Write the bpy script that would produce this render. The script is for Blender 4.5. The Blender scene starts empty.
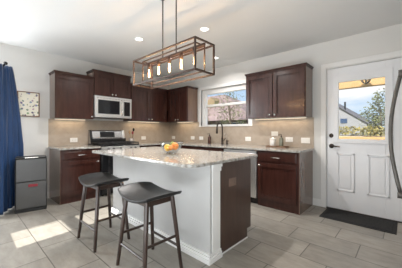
import bpy, bmesh, math, random
from mathutils import Vector, Matrix
random.seed(7)
SC = bpy.context.scene
COL = SC.collection
PI = math.pi

# ------------------------------------------------------------------ camera, sky, sun, large lights, exposure
cam_data = bpy.data.cameras.new('camera')
cam = bpy.data.objects.new('camera', cam_data)
COL.objects.link(cam)
cam.location = (4.551, -3.757, 1.153)
cam.rotation_euler = (PI / 2, 0, 0.743)
cam_data.sensor_width = 36.0
cam_data.lens = 223.03 / 402 * 36.0
cam_data.shift_y = -0.0075
cam_data.clip_start = 0.02
SC.camera = cam

world = bpy.data.worlds.new('world')
SC.world = world
world.use_nodes = True
wn, wl = world.node_tree.nodes, world.node_tree.links
wn.clear()
w_out = wn.new('ShaderNodeOutputWorld')
w_bg = wn.new('ShaderNodeBackground')
w_tc = wn.new('ShaderNodeTexCoord')
w_sep = wn.new('ShaderNodeSeparateXYZ')
w_grad = wn.new('ShaderNodeValToRGB')
w_map = wn.new('ShaderNodeMapping')
w_noise = wn.new('ShaderNodeTexNoise')
w_cl = wn.new('ShaderNodeValToRGB')
w_mix = wn.new('ShaderNodeMix')
w_mix.data_type = 'RGBA'
wl.new(w_tc.outputs['Generated'], w_sep.inputs[0])
wl.new(w_sep.outputs['Z'], w_grad.inputs[0])
w_grad.color_ramp.elements[0].color = (0.60, 0.76, 0.90, 1)
w_grad.color_ramp.elements[1].color = (0.16, 0.36, 0.74, 1)
w_grad.color_ramp.elements[1].position = 0.55
wl.new(w_tc.outputs['Generated'], w_map.inputs[0])
w_map.inputs['Scale'].default_value = (1.6, 1.6, 6.5)
w_map.inputs['Location'].default_value = (0.35, 0.0, 0.15)
wl.new(w_map.outputs[0], w_noise.inputs[0])
w_noise.inputs['Scale'].default_value = 1.5
w_noise.inputs['Detail'].default_value = 5
wl.new(w_noise.outputs[0], w_cl.inputs[0])
w_cl.color_ramp.elements[0].position = 0.46
w_cl.color_ramp.elements[1].position = 0.60
wl.new(w_cl.outputs[0], w_mix.inputs[0])
wl.new(w_grad.outputs[0], w_mix.inputs[6])
w_mix.inputs[7].default_value = (0.95, 0.95, 0.95, 1)
wl.new(w_mix.outputs[2], w_bg.inputs[0])
w_bg.inputs[1].default_value = 0.95
wl.new(w_bg.outputs[0], w_out.inputs[0])

sd = bpy.data.lights.new('sun', 'SUN')
sd.energy = 9
sd.angle = 0.006
sd.color = (1.0, 0.96, 0.90)
sun = bpy.data.objects.new('sun', sd)
COL.objects.link(sun)
sun.location = (1.0, -9, 5)
el = math.radians(42)
sdir = Vector((-0.062 * math.cos(el), math.cos(el), -math.sin(el))).normalized()
sun.rotation_euler = sdir.to_track_quat('-Z', 'Y').to_euler()


def area(name, loc, target, sx, sy, energy, color=(1, 1, 1)):
    ld = bpy.data.lights.new(name, 'AREA')
    ld.shape = 'RECTANGLE'
    ld.size, ld.size_y = sx, sy
    ld.energy = energy
    ld.color = color
    o = bpy.data.objects.new(name, ld)
    COL.objects.link(o)
    o.location = loc
    o.rotation_euler = (Vector(target) - Vector(loc)).to_track_quat('-Z', 'Y').to_euler()
    return o


area('daylight_from_glass_door', (0.10, -4.05, 1.25), (2.2, -3.0, 1.0), 0.8, 2.0, 60, (0.91, 0.96, 1.0))
area('added_rear_fill', (4.2, -4.42, 1.5), (3.0, -1.0, 1.3), 1.8, 1.4, 7, (0.91, 0.96, 1.0))  # unseen fill lamp added before the solid rear wall to lighten the fronts
area('added_ceiling_uplight', (3.9, -4.1, 0.3), (3.9, -3.2, 2.5), 3.0, 0.7, 46, (0.92, 0.965, 1.0))  # uplight added behind the frame to brighten the ceiling, imitating floor bounce

vs = SC.view_settings
vs.view_transform = 'Standard'
vs.look = 'None'
vs.exposure = 0.27
vs.gamma = 1.0
vs.use_curve_mapping = False


# ------------------------------------------------------------------ materials
def new_mat(name):
    m = bpy.data.materials.new(name)
    m.use_nodes = True
    n, l = m.node_tree.nodes, m.node_tree.links
    return m, n, l, n['Principled BSDF']


def mat(name, col, rough=0.5, metal=0.0, var=0.06, scale=8.0, stretch=(1, 1, 1), bump=0.0, bump_scale=60.0,
        coat=0.0, spec=0.5, sheen=0.0):
    """a principled surface with slight noise in its colour, and optional fine bump"""
    m, n, l, b = new_mat(name)
    tc = n.new('ShaderNodeTexCoord')
    mp = n.new('ShaderNodeMapping')
    mp.inputs['Scale'].default_value = stretch
    l.new(tc.outputs['Object'], mp.inputs[0])
    nz = n.new('ShaderNodeTexNoise')
    nz.inputs['Scale'].default_value = scale
    nz.inputs['Detail'].default_value = 4
    l.new(mp.outputs[0], nz.inputs[0])
    r = n.new('ShaderNodeValToRGB')
    r.color_ramp.elements[0].position = 0.3
    r.color_ramp.elements[1].position = 0.7
    r.color_ramp.elements[0].color = tuple(c * (1 - var) for c in col) + (1,)
    r.color_ramp.elements[1].color = tuple(min(1, c * (1 + var)) for c in col) + (1,)
    l.new(nz.outputs[0], r.inputs[0])
    l.new(r.outputs[0], b.inputs['Base Color'])
    b.inputs['Roughness'].default_value = rough
    b.inputs['Metallic'].default_value = metal
    b.inputs['Specular IOR Level'].default_value = spec
    if coat:
        b.inputs['Coat Weight'].default_value = coat
        b.inputs['Coat Roughness'].default_value = 0.12
    if sheen:
        b.inputs['Sheen Weight'].default_value = sheen
    if bump:
        nb = n.new('ShaderNodeTexNoise')
        nb.inputs['Scale'].default_value = bump_scale
        nb.inputs['Detail'].default_value = 3
        l.new(tc.outputs['Object'], nb.inputs[0])
        bp = n.new('ShaderNodeBump')
        bp.inputs['Strength'].default_value = bump
        bp.inputs['Distance'].default_value = 0.01
        l.new(nb.outputs[0], bp.inputs['Height'])
        l.new(bp.outputs[0], b.inputs['Normal'])
    return m


def emis(name, col, strength):
    m, n, l, b = new_mat(name)
    b.inputs['Base Color'].default_value = col + (1,)
    b.inputs['Emission Color'].default_value = col + (1,)
    b.inputs['Emission Strength'].default_value = strength
    return m


def glass_mat(name, tint=(1, 1, 1), ior=1.45):
    """clear pane: mostly see-through with a fresnel reflection"""
    m, n, l, b = new_mat(name)
    n.remove(b)
    out = n['Material Output']
    tr = n.new('ShaderNodeBsdfTransparent')
    tr.inputs[0].default_value = tint + (1,)
    gl = n.new('ShaderNodeBsdfGlossy')
    gl.inputs['Roughness'].default_value = 0.02
    lw_ = n.new('ShaderNodeLayerWeight')
    lw_.inputs[0].default_value = 0.5
    pw = n.new('ShaderNodeMath')
    pw.operation = 'POWER'
    pw.inputs[1].default_value = 4.0
    l.new(lw_.outputs['Facing'], pw.inputs[0])
    fr = n.new('ShaderNodeMath')
    fr.operation = 'MULTIPLY_ADD'
    l.new(pw.outputs[0], fr.inputs[0])
    fr.inputs[1].default_value = 0.6
    fr.inputs[2].default_value = ((ior - 1) / (ior + 1)) ** 2
    mx = n.new('ShaderNodeMixShader')
    l.new(fr.outputs[0], mx.inputs[0])
    l.new(tr.outputs[0], mx.inputs[1])
    l.new(gl.outputs[0], mx.inputs[2])
    l.new(mx.outputs[0], out.inputs[0])
    return m


def floor_material():
    m, n, l, b = new_mat('floor_tile')
    tc = n.new('ShaderNodeTexCoord')
    sp = n.new('ShaderNodeSeparateXYZ')
    l.new(tc.outputs['Object'], sp.inputs[0])

    def mth(op, a, bb=None, c=None):
        q = n.new('ShaderNodeMath')
        q.operation = op
        for i, v in enumerate((a, bb, c)):
            if v is None:
                continue
            if isinstance(v, (int, float)):
                q.inputs[i].default_value = v
            else:
                l.new(v, q.inputs[i])
        return q.outputs[0]
    v = mth('DIVIDE', mth('ADD', sp.outputs['Y'], 20.215), 0.315)
    row = mth('FLOOR', v)
    fv = mth('FRACT', v)
    u = mth('ADD', mth('DIVIDE', mth('ADD', sp.outputs['X'], 20.065), 0.61), mth('MULTIPLY', row, 0.37))
    cell = mth('FLOOR', u)
    fu = mth('FRACT', u)
    du = mth('MULTIPLY', mth('MINIMUM', fu, mth('SUBTRACT', 1.0, fu)), 0.61)
    dv = mth('MULTIPLY', mth('MINIMUM', fv, mth('SUBTRACT', 1.0, fv)), 0.315)
    d = mth('MINIMUM', du, dv)
    g = n.new('ShaderNodeMapRange')
    g.inputs['From Min'].default_value = 0.002
    g.inputs['From Max'].default_value = 0.0055
    l.new(d, g.inputs['Value'])
    cv = n.new('ShaderNodeCombineXYZ')
    l.new(cell, cv.inputs[0])
    l.new(row, cv.inputs[1])
    wnz = n.new('ShaderNodeTexWhiteNoise')
    l.new(cv.outputs[0], wnz.inputs[0])
    nz = n.new('ShaderNodeTexNoise')
    mp = n.new('ShaderNodeMapping')
    mp.inputs['Scale'].default_value = (2.0, 5.0, 1)
    l.new(tc.outputs['Object'], mp.inputs[0])
    l.new(mp.outputs[0], nz.inputs[0])
    nz.inputs['Scale'].default_value = 2.6
    nz.inputs['Detail'].default_value = 7
    nz.inputs['Roughness'].default_value = 0.65
    r = n.new('ShaderNodeValToRGB')
    r.color_ramp.elements[0].position = 0.3
    r.color_ramp.elements[1].position = 0.72
    r.color_ramp.elements[0].color = (0.245, 0.224, 0.193, 1)
    r.color_ramp.elements[1].color = (0.355, 0.329, 0.288, 1)
    l.new(nz.outputs[0], r.inputs[0])
    hsv = n.new('ShaderNodeHueSaturation')
    l.new(r.outputs[0], hsv.inputs['Color'])
    l.new(mth('ADD', mth('MULTIPLY', wnz.outputs[0], 0.22), 0.90), hsv.inputs['Value'])
    mx = n.new('ShaderNodeMix')
    mx.data_type = 'RGBA'
    l.new(g.outputs[0], mx.inputs[0])
    mx.inputs[6].default_value = (0.095, 0.085, 0.073, 1)
    l.new(hsv.outputs[0], mx.inputs[7])
    l.new(mx.outputs[2], b.inputs['Base Color'])
    b.inputs['Roughness'].default_value = 0.42
    bp = n.new('ShaderNodeBump')
    bp.inputs['Strength'].default_value = 0.25
    bp.inputs['Distance'].default_value = 0.004
    l.new(g.outputs[0], bp.inputs['Height'])
    l.new(bp.outputs[0], b.inputs['Normal'])
    return m


def granite_material():
    m, n, l, b = new_mat('granite')
    tc = n.new('ShaderNodeTexCoord')
    v = n.new('ShaderNodeTexVoronoi')
    v.inputs['Scale'].default_value = 70
    l.new(tc.outputs['Object'], v.inputs[0])
    nz = n.new('ShaderNodeTexNoise')
    nz.inputs['Scale'].default_value = 26
    nz.inputs['Detail'].default_value = 8
    nz.inputs['Roughness'].default_value = 0.75
    l.new(tc.outputs['Object'], nz.inputs[0])
    r = n.new('ShaderNodeValToRGB')
    e = r.color_ramp.elements
    e[0].position = 0.33
    e[0].color = (0.06, 0.045, 0.035, 1)
    e[1].position = 0.44
    e[1].color = (0.28, 0.255, 0.22, 1)
    x = e.new(0.54)
    x.color = (0.42, 0.415, 0.39, 1)
    x = e.new(0.68)
    x.color = (0.55, 0.55, 0.535, 1)
    l.new(nz.outputs[0], r.inputs[0])
    mx = n.new('ShaderNodeMix')
    mx.data_type = 'RGBA'
    mx.inputs[0].default_value = 0.22
    l.new(r.outputs[0], mx.inputs[6])
    sep = n.new('ShaderNodeSeparateColor')
    l.new(v.outputs['Color'], sep.inputs[0])
    r2 = n.new('ShaderNodeValToRGB')
    r2.color_ramp.elements[0].color = (0.16, 0.125, 0.10, 1)
    r2.color_ramp.elements[1].color = (0.70, 0.69, 0.66, 1)
    l.new(sep.outputs[0], r2.inputs[0])
    l.new(r2.outputs[0], mx.inputs[7])
    l.new(mx.outputs[2], b.inputs['Base Color'])
    b.inputs['Roughness'].default_value = 0.11
    b.inputs['Specular IOR Level'].default_value = 0.6
    return m


def backsplash_material():
    """plain beige stone tile laid on the diagonal with hairline joints"""
    m, n, l, b = new_mat('backsplash_tile')
    tc = n.new('ShaderNodeTexCoord')
    nz = n.new('ShaderNodeTexNoise')
    nz.inputs['Scale'].default_value = 9
    nz.inputs['Detail'].default_value = 6
    l.new(tc.outputs['Object'], nz.inputs[0])
    r = n.new('ShaderNodeValToRGB')
    r.color_ramp.elements[0].position = 0.3
    r.color_ramp.elements[1].position = 0.7
    r.color_ramp.elements[0].color = (0.375, 0.31, 0.245, 1)
    r.color_ramp.elements[1].color = (0.44, 0.37, 0.30, 1)
    l.new(nz.outputs[0], r.inputs[0])
    sp = n.new('ShaderNodeSeparateXYZ')
    l.new(tc.outputs['Object'], sp.inputs[0])

    def mth(op, a, bb=None):
        q = n.new('ShaderNodeMath')
        q.operation = op
        for i, v in enumerate((a, bb)):
            if v is None:
                continue
            if isinstance(v, (int, float)):
                q.inputs[i].default_value = v
            else:
                l.new(v, q.inputs[i])
        return q.outputs[0]
    h = mth('ADD', sp.outputs['X'], sp.outputs['Y'])

    def line(a):
        f = mth('FRACT', mth('DIVIDE', mth('ADD', a, 50.0), 0.42))
        return mth('MINIMUM', f, mth('SUBTRACT', 1.0, f))
    d = mth('MINIMUM', line(mth('ADD', h, sp.outputs['Z'])), line(mth('SUBTRACT', h, sp.outputs['Z'])))
    g = n.new('ShaderNodeMapRange')
    g.inputs['From Min'].default_value = 0.003
    g.inputs['From Max'].default_value = 0.009
    g.inputs['To Min'].default_value = 0.82
    l.new(d, g.inputs['Value'])
    hs = n.new('ShaderNodeHueSaturation')
    l.new(r.outputs[0], hs.inputs['Color'])
    l.new(g.outputs[0], hs.inputs['Value'])
    l.new(hs.outputs[0], b.inputs['Base Color'])
    b.inputs['Roughness'].default_value = 0.38
    return m


def brick_material(name, c1, c2, mortar, scale):
    m, n, l, b = new_mat(name)
    tc = n.new('ShaderNodeTexCoord')
    mp = n.new('ShaderNodeMapping')
    mp.inputs['Rotation'].default_value = (PI / 2, 0, 0)
    l.new(tc.outputs['Object'], mp.inputs[0])
    br = n.new('ShaderNodeTexBrick')
    br.inputs['Color1'].default_value = c1 + (1,)
    br.inputs['Color2'].default_value = c2 + (1,)
    br.inputs['Mortar'].default_value = mortar + (1,)
    br.inputs['Scale'].default_value = scale
    br.inputs['Mortar Size'].default_value = 0.015
    l.new(mp.outputs[0], br.inputs[0])
    l.new(br.outputs[0], b.inputs['Base Color'])
    b.inputs['Roughness'].default_value = 0.9
    return m


def print_material():
    """cream poster with small scattered drawings"""
    m, n, l, b = new_mat('poster_print')
    tc = n.new('ShaderNodeTexCoord')
    v = n.new('ShaderNodeTexVoronoi')
    v.inputs['Scale'].default_value = 21
    l.new(tc.outputs['Object'], v.inputs[0])
    nz = n.new('ShaderNodeTexNoise')
    nz.inputs['Scale'].default_value = 45
    l.new(tc.outputs['Object'], nz.inputs[0])
    ad = n.new('ShaderNodeMath')
    ad.operation = 'MULTIPLY_ADD'
    l.new(nz.outputs[0], ad.inputs[0])
    ad.inputs[1].default_value = 0.55
    l.new(v.outputs['Distance'], ad.inputs[2])
    r = n.new('ShaderNodeValToRGB')
    r.color_ramp.elements[0].position = 0.58
    r.color_ramp.elements[0].color = (1, 1, 1, 1)
    r.color_ramp.elements[1].position = 0.65
    r.color_ramp.elements[1].color = (0, 0, 0, 1)
    l.new(ad.outputs[0], r.inputs[0])
    hs = n.new('ShaderNodeHueSaturation')
    l.new(v.outputs['Color'], hs.inputs['Color'])
    hs.inputs['Saturation'].default_value = 0.55
    hs.inputs['Value'].default_value = 0.42
    mx = n.new('ShaderNodeMix')
    mx.data_type = 'RGBA'
    l.new(r.outputs[0], mx.inputs[0])
    mx.inputs[6].default_value = (0.78, 0.75, 0.64, 1)
    l.new(hs.outputs[0], mx.inputs[7])
    l.new(mx.outputs[2], b.inputs['Base Color'])
    b.inputs['Roughness'].default_value = 0.6
    return m


M = {}
M['wall'] = mat('wall_paint', (0.685, 0.68, 0.66), 0.75, var=0.015, scale=2, bump=0.08, bump_scale=45)
M['ceiling'] = mat('ceiling_paint', (0.74, 0.74, 0.73), 0.85, var=0.01, scale=2, bump=0.1, bump_scale=40)
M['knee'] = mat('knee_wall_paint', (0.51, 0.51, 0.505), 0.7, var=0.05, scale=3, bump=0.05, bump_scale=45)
M['trim'] = mat('white_trim', (0.80, 0.80, 0.79), 0.35, var=0.01)
M['door'] = mat('door_paint', (0.80, 0.81, 0.83), 0.32, var=0.01)
M['floor'] = floor_material()
M['granite'] = granite_material()
M['splash'] = backsplash_material()
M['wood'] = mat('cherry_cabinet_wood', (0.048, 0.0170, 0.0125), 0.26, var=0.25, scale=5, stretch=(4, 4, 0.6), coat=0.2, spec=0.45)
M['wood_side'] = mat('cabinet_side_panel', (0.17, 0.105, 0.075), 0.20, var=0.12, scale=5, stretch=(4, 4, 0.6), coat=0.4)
M['island_wood'] = mat('island_panel_wood', (0.066, 0.036, 0.026), 0.34, var=0.18, scale=5, stretch=(4, 4, 0.6), coat=0.2)
M['nickel'] = mat('brushed_nickel', (0.80, 0.78, 0.75), 0.25, 1.0, var=0.02)
M['steel'] = mat('stainless_steel', (0.46, 0.46, 0.455), 0.24, 1.0, var=0.04, scale=4, stretch=(1, 1, 30))
M['steel_light'] = mat('pale_stainless', (0.74, 0.74, 0.73), 0.34, 0.85, var=0.03, scale=4, stretch=(1, 1, 30))
M['black'] = mat('black_enamel', (0.012, 0.012, 0.013), 0.22, var=0.1)
M['black_glass'] = mat('black_glass', (0.012, 0.013, 0.015), 0.06, var=0.05, coat=0.4)
M['iron'] = mat('cast_iron', (0.016, 0.016, 0.016), 0.6, var=0.2, scale=40, bump=0.1, bump_scale=120)
M['white_plastic'] = mat('white_plastic', (0.82, 0.80, 0.76), 0.4, var=0.01)
M['slot'] = mat('dark_slot', (0.08, 0.075, 0.07), 0.6)
M['brown_plastic'] = mat('brown_plastic', (0.19, 0.125, 0.095), 0.4)
M['bronze'] = mat('dark_bronze', (0.045, 0.033, 0.027), 0.35, 0.7, var=0.15, scale=12)
M['pendant'] = mat('pendant_bronze', (0.055, 0.029, 0.018), 0.42, 0.15, var=0.15, scale=12)
M['rod'] = mat('grey_bronze_rod', (0.085, 0.078, 0.07), 0.4, 0.5, var=0.1)
M['seat'] = mat('black_leather', (0.009, 0.0095, 0.0105), 0.38, var=0.2, scale=14, bump=0.08, bump_scale=180)
M['walnut'] = mat('dark_walnut', (0.034, 0.017, 0.011), 0.38, var=0.3, scale=6, stretch=(6, 6, 0.8), coat=0.15)
M['curtain'] = mat('blue_curtain', (0.006, 0.050, 0.165), 0.5, var=0.1, scale=5, sheen=0.25)
M['can_black'] = mat('can_black_plastic', (0.02, 0.021, 0.022), 0.45)
M['can_grey'] = mat('can_graphite_steel', (0.095, 0.096, 0.098), 0.36, 0.3, var=0.04)
M['red'] = mat('red_plastic', (0.24, 0.008, 0.022), 0.35)
M['frame_wood'] = mat('picture_frame_wood', (0.16, 0.065, 0.03), 0.45, var=0.2, scale=20)
M['print'] = print_material()
M['mat'] = mat('black_mat_fibre', (0.020, 0.020, 0.020), 0.95, var=0.4, scale=60, bump=0.5, bump_scale=150)
M['mat_rim'] = mat('black_mat_rubber', (0.010, 0.010, 0.010), 0.7)
M['glass'] = glass_mat('window_glass')
M['bowl'] = glass_mat('bowl_glass', (0.93, 0.95, 0.96), 1.7)
M['bulb_glass'] = glass_mat('bulb_glass', (1.0, 0.96, 0.9))
M['orange'] = mat('orange_peel', (0.82, 0.27, 0.025), 0.42, var=0.12, scale=30, bump=0.15, bump_scale=160)
M['mango'] = mat('yellow_fruit', (0.85, 0.46, 0.03), 0.38, var=0.18, scale=12)
M['lime'] = mat('green_fruit', (0.24, 0.31, 0.03), 0.4, var=0.2, scale=15)
M['amber'] = mat('amber_glass', (0.055, 0.018, 0.010), 0.12, var=0.1, coat=0.4)
M['tray'] = mat('tray_wood', (0.20, 0.105, 0.055), 0.5, var=0.25, scale=12, stretch=(1, 8, 1))
M['ceramic'] = mat('white_ceramic', (0.84, 0.82, 0.79), 0.2, var=0.01)
M['steel_cup'] = mat('utensil_cup_glass', (0.45, 0.40, 0.36), 0.25, 0.2)
M['beech'] = mat('beech_spoon', (0.42, 0.26, 0.13), 0.6, var=0.15, scale=15)
M['tan'] = mat('tan_porch_paint', (0.36, 0.225, 0.085), 0.7, var=0.05)
M['siding'] = mat('grey_siding', (0.20, 0.205, 0.215), 0.85, var=0.1, scale=3, stretch=(0.3, 0.3, 14))
M['roof'] = mat('grey_shingles', (0.085, 0.085, 0.095), 0.9, var=0.25, scale=14)
M['brown_roof'] = brick_material('brown_shingles', (0.25, 0.19, 0.18), (0.15, 0.11, 0.105), (0.10, 0.075, 0.075), 3.2)
M['brick'] = brick_material('mauve_brick', (0.26, 0.19, 0.185), (0.18, 0.13, 0.13), (0.32, 0.29, 0.28), 5.0)
M['navy'] = mat('navy_glass', (0.03, 0.055, 0.11), 0.1)
M['block'] = mat('pale_garden_blocks', (0.38, 0.345, 0.29), 0.9, var=0.25, scale=9)
M['lawn'] = mat('lawn_grass', (0.20, 0.20, 0.07), 0.95, var=0.3, scale=20)
M['patio'] = mat('patio_concrete', (0.50, 0.48, 0.44), 0.9, var=0.08)
M['leaf'] = mat('olive_leaves', (0.115, 0.13, 0.055), 0.7, var=0.5, scale=9)
M['leaf_pale'] = mat('pale_leaves', (0.25, 0.22, 0.11), 0.7, var=0.45, scale=7)
M['hedge'] = mat('hedge_leaves', (0.22, 0.185, 0.055), 0.8, var=0.35, scale=10)
M['bark'] = mat('bark', (0.10, 0.075, 0.055), 0.9, var=0.3, scale=20)
M['fence'] = mat('cedar_fence', (0.20, 0.15, 0.085), 0.85, var=0.2, scale=5, stretch=(6, 1, 0.5))
M['filament'] = emis('warm_filament', (1.0, 0.66, 0.34), 14)
M['led'] = emis('recessed_led', (1.0, 0.97, 0.92), 3)
M['strip'] = emis('warm_led_strip', (1.0, 0.86, 0.66), 1.2)
M['display'] = mat('dark_display', (0.02, 0.024, 0.03), 0.1)


# ------------------------------------------------------------------ mesh building
class MB:
    """collects shapes (world or local coordinates) and links them as one mesh object"""

    def __init__(self):
        self.bm = bmesh.new()

    def box(self, x0, x1, y0, y1, z0, z1):
        x0, x1 = sorted((x0, x1)); y0, y1 = sorted((y0, y1)); z0, z1 = sorted((z0, z1))
        v = [self.bm.verts.new(p) for p in ((x0, y0, z0), (x1, y0, z0), (x1, y1, z0), (x0, y1, z0),
                                            (x0, y0, z1), (x1, y0, z1), (x1, y1, z1), (x0, y1, z1))]
        for f in ((3, 2, 1, 0), (4, 5, 6, 7), (0, 1, 5, 4), (1, 2, 6, 5), (2, 3, 7, 6), (3, 0, 4, 7)):
            self.bm.faces.new([v[i] for i in f])
        return self

    def fbox(self, F, u0, u1, o0, o1, z0, z1):
        a, b = F(u0, o0, z0), F(u1, o1, z1)
        return self.box(a[0], b[0], a[1], b[1], a[2], b[2])

    def tube(self, pts, r, seg=10, closed=False, cap=True):
        pts = [Vector(p) for p in pts]
        rs = r if isinstance(r, (list, tuple)) else [r] * len(pts)
        rings = []
        up = Vector((0, 0, 1))
        prev = None
        n = len(pts)
        for i, p in enumerate(pts):
            if closed:
                d = (pts[(i + 1) % n] - pts[i - 1]).normalized()
            else:
                d = (pts[min(i + 1, n - 1)] - pts[max(i - 1, 0)]).normalized()
            if prev is None:
                a = d.cross(up)
                if a.length < 1e-3:
                    a = d.cross(Vector((1, 0, 0)))
                a.normalize()
            else:
                a = prev - d * prev.dot(d)
                a.normalize()
            prev = a
            b = d.cross(a)
            rings.append([self.bm.verts.new(p + (a * math.cos(t) + b * math.sin(t)) * rs[i])
                          for t in [2 * PI * k / seg + PI / seg for k in range(seg)]])
        m = n if closed else n - 1
        for i in range(m):
            A, B = rings[i], rings[(i + 1) % n]
            for k in range(seg):
                self.bm.faces.new((A[k], A[(k + 1) % seg], B[(k + 1) % seg], B[k]))
        if cap and not closed:
            self.bm.faces.new(rings[0][::-1])
            self.bm.faces.new(rings[-1])
        return self

    def lathe(self, prof, c=(0, 0, 0), seg=24, axis='z'):
        """prof: list of (radius, height)"""
        rings = []
        for r, h in prof:
            ring = []
            for k in range(seg):
                t = 2 * PI * k / seg
                q = (r * math.cos(t), r * math.sin(t), h)
                if axis == 'x':
                    q = (h, q[0], q[1])
                elif axis == '-y':
                    q = (q[0], -h, q[1])
                ring.append(self.bm.verts.new((c[0] + q[0], c[1] + q[1], c[2] + q[2])))
            rings.append(ring)
        for A, B in zip(rings, rings[1:]):
            for k in range(seg):
                self.bm.faces.new((A[k], A[(k + 1) % seg], B[(k + 1) % seg], B[k]))
        if prof[0][0] > 1e-5:
            self.bm.faces.new(rings[0][::-1])
        if prof[-1][0] > 1e-5:
            self.bm.faces.new(rings[-1])
        return self

    def prism(self, poly, axis, a0, a1):
        """extrude a 2-D outline along an axis: 'x' -> poly is (y,z); 'y' -> (x,z); 'z' -> (x,y)"""
        def P(q, a):
            return {'x': (a, q[0], q[1]), 'y': (q[0], a, q[1]), 'z': (q[0], q[1], a)}[axis]
        A = [self.bm.verts.new(P(q, a0)) for q in poly]
        B = [self.bm.verts.new(P(q, a1)) for q in poly]
        n = len(poly)
        self.bm.faces.new(A[::-1])
        self.bm.faces.new(B)
        for i in range(n):
            self.bm.faces.new((A[i], A[(i + 1) % n], B[(i + 1) % n], B[i]))
        return self

    def sphere(self, c, r, sx=1, sy=1, sz=1, rot=None, u=20, v=12):
        mt = Matrix.Translation(c) @ (rot.to_4x4() if rot else Matrix()) @ Matrix.Diagonal((sx * r, sy * r, sz * r, 1))
        bmesh.ops.create_uvsphere(self.bm, u_segments=u, v_segments=v, radius=1, matrix=mt)
        return self

    def grid(self, fn, nu, nv):
        V = [[self.bm.verts.new(fn(i / nu, j / nv)) for j in range(nv + 1)] for i in range(nu + 1)]
        for i in range(nu):
            for j in range(nv):
                self.bm.faces.new((V[i][j], V[i + 1][j], V[i + 1][j + 1], V[i][j + 1]))
        return self

    def leaves(self, n, fn, size):
        for _ in range(n):
            p = Vector(fn())
            a = Vector((random.gauss(0, 1), random.gauss(0, 1), random.gauss(0, 1))).normalized()
            b = a.orthogonal().normalized()
            b = (b * math.cos(t := random.random() * 6.28) + a.cross(b) * math.sin(t))
            c = a.cross(b)
            s = size * random.uniform(0.6, 1.3)
            v = [self.bm.verts.new(p + q) for q in (b * s, c * s * 0.45, -b * s, -c * s * 0.45)]
            self.bm.faces.new(v)
        return self

    def build(self, name, material, parent=None, bevel=0.0, smooth=False, off=None):
        root = parent
        while root is not None and root.parent is not None:
            root = root.parent
        bmesh.ops.recalc_face_normals(self.bm, faces=self.bm.faces)
        if off is not None:
            bmesh.ops.translate(self.bm, verts=self.bm.verts, vec=-Vector(off))
        me = bpy.data.meshes.new(name)
        self.bm.to_mesh(me)
        self.bm.free()
        me.materials.append(material)
        o = bpy.data.objects.new(name, me)
        COL.objects.link(o)
        if off is not None and parent is None:
            o.location = off
        if parent is not None:
            o.parent = parent
        if smooth:
            for p in me.polygons:
                p.use_smooth = True
        if bevel:
            b = o.modifiers.new('bevel', 'BEVEL')
            b.width = bevel
            b.segments = 2
            b.limit_method = 'ANGLE'
            b.angle_limit = 0.7
        return o


def tag(o, label, cat, group=None, kind=None):
    o['label'] = label
    o['category'] = cat
    if group:
        o['group'] = group
    if kind:
        o['kind'] = kind
    return o


class Thing:
    """an Empty at the thing's base; parts are given in world coordinates"""

    def __init__(self, name, loc, label, cat, group=None, rz=0.0):
        self.loc = Vector(loc)
        e = bpy.data.objects.new(name, None)
        e.empty_display_size = 0.1
        COL.objects.link(e)
        e.location = loc
        e.rotation_euler = (0, 0, rz)
        self.e = tag(e, label, cat, group)

    def part(self, name, mb, material, parent=None, **k):
        return mb.build(name, material, parent or self.e, off=self.loc, **k)


def struct(name, mb, material, label=None, parent=None, **k):
    o = mb.build(name, material, parent, **k)
    if parent is None:
        o['kind'] = 'structure'
    if label:
        o['label'] = label
    return o


def copy_tree(o, parent=None):
    c = o.copy()
    COL.objects.link(c)
    if parent is not None:
        c.parent = parent
    for ch in [x for x in bpy.data.objects if x.parent == o]:
        copy_tree(ch, c)
    return c


# the two cabinet walls: u runs to the right as one faces the wall, o is the distance out of the wall
def FL(u, o, z):   # left wall x = 0
    return (o, u, z)


def FB(u, o, z):   # window wall y = 0
    return (u, -o, z)


# ------------------------------------------------------------------ room shell
CZ = 2.50          # ceiling
CT = 0.885          # worktop height
UB, UT = 1.367, 2.15
YL = -2.685         # left end of the kitchen run
Y2, Y3 = -2.072, -1.325
XR = 3.474          # right end of the window wall run
XD = 3.676          # door slab left edge
DH = 2.077
WX0, WX1, WZ0, WZ1 = 1.11, 2.36, 1.262, 2.075      # kitchen window opening
RX, RY = 5.45, -4.5

struct('floor', MB().box(-0.1, RX + 0.1, RY - 0.1, 0.12, -0.1, 0.0), M['floor'], 'beige stone-look floor tiles')
struct('ceiling', MB().box(-0.1, RX + 0.1, RY - 0.1, 0.12, CZ, CZ + 0.1), M['ceiling'], 'flat white ceiling')
struct('wall_left', MB().box(-0.1, 0, RY - 0.1, 0.12, 0, CZ), M['wall'])
wb = MB()
DX1 = XD + 0.914
wb.box(0, WX0, 0, 0.12, 0, CZ).box(WX0, WX1, 0, 0.12, 0, WZ0).box(WX0, WX1, 0, 0.12, WZ1, CZ)
wb.box(WX1, XD - 0.02, 0, 0.12, 0, CZ).box(XD - 0.02, DX1 + 0.02, 0, 0.12, DH + 0.02, CZ).box(DX1 + 0.02, RX, 0, 0.12, 0, CZ)
struct('wall_back', wb, M['wall'])
struct('wall_right', MB().box(RX, RX + 0.1, RY, 0.12, 0, CZ), M['wall'])
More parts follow.
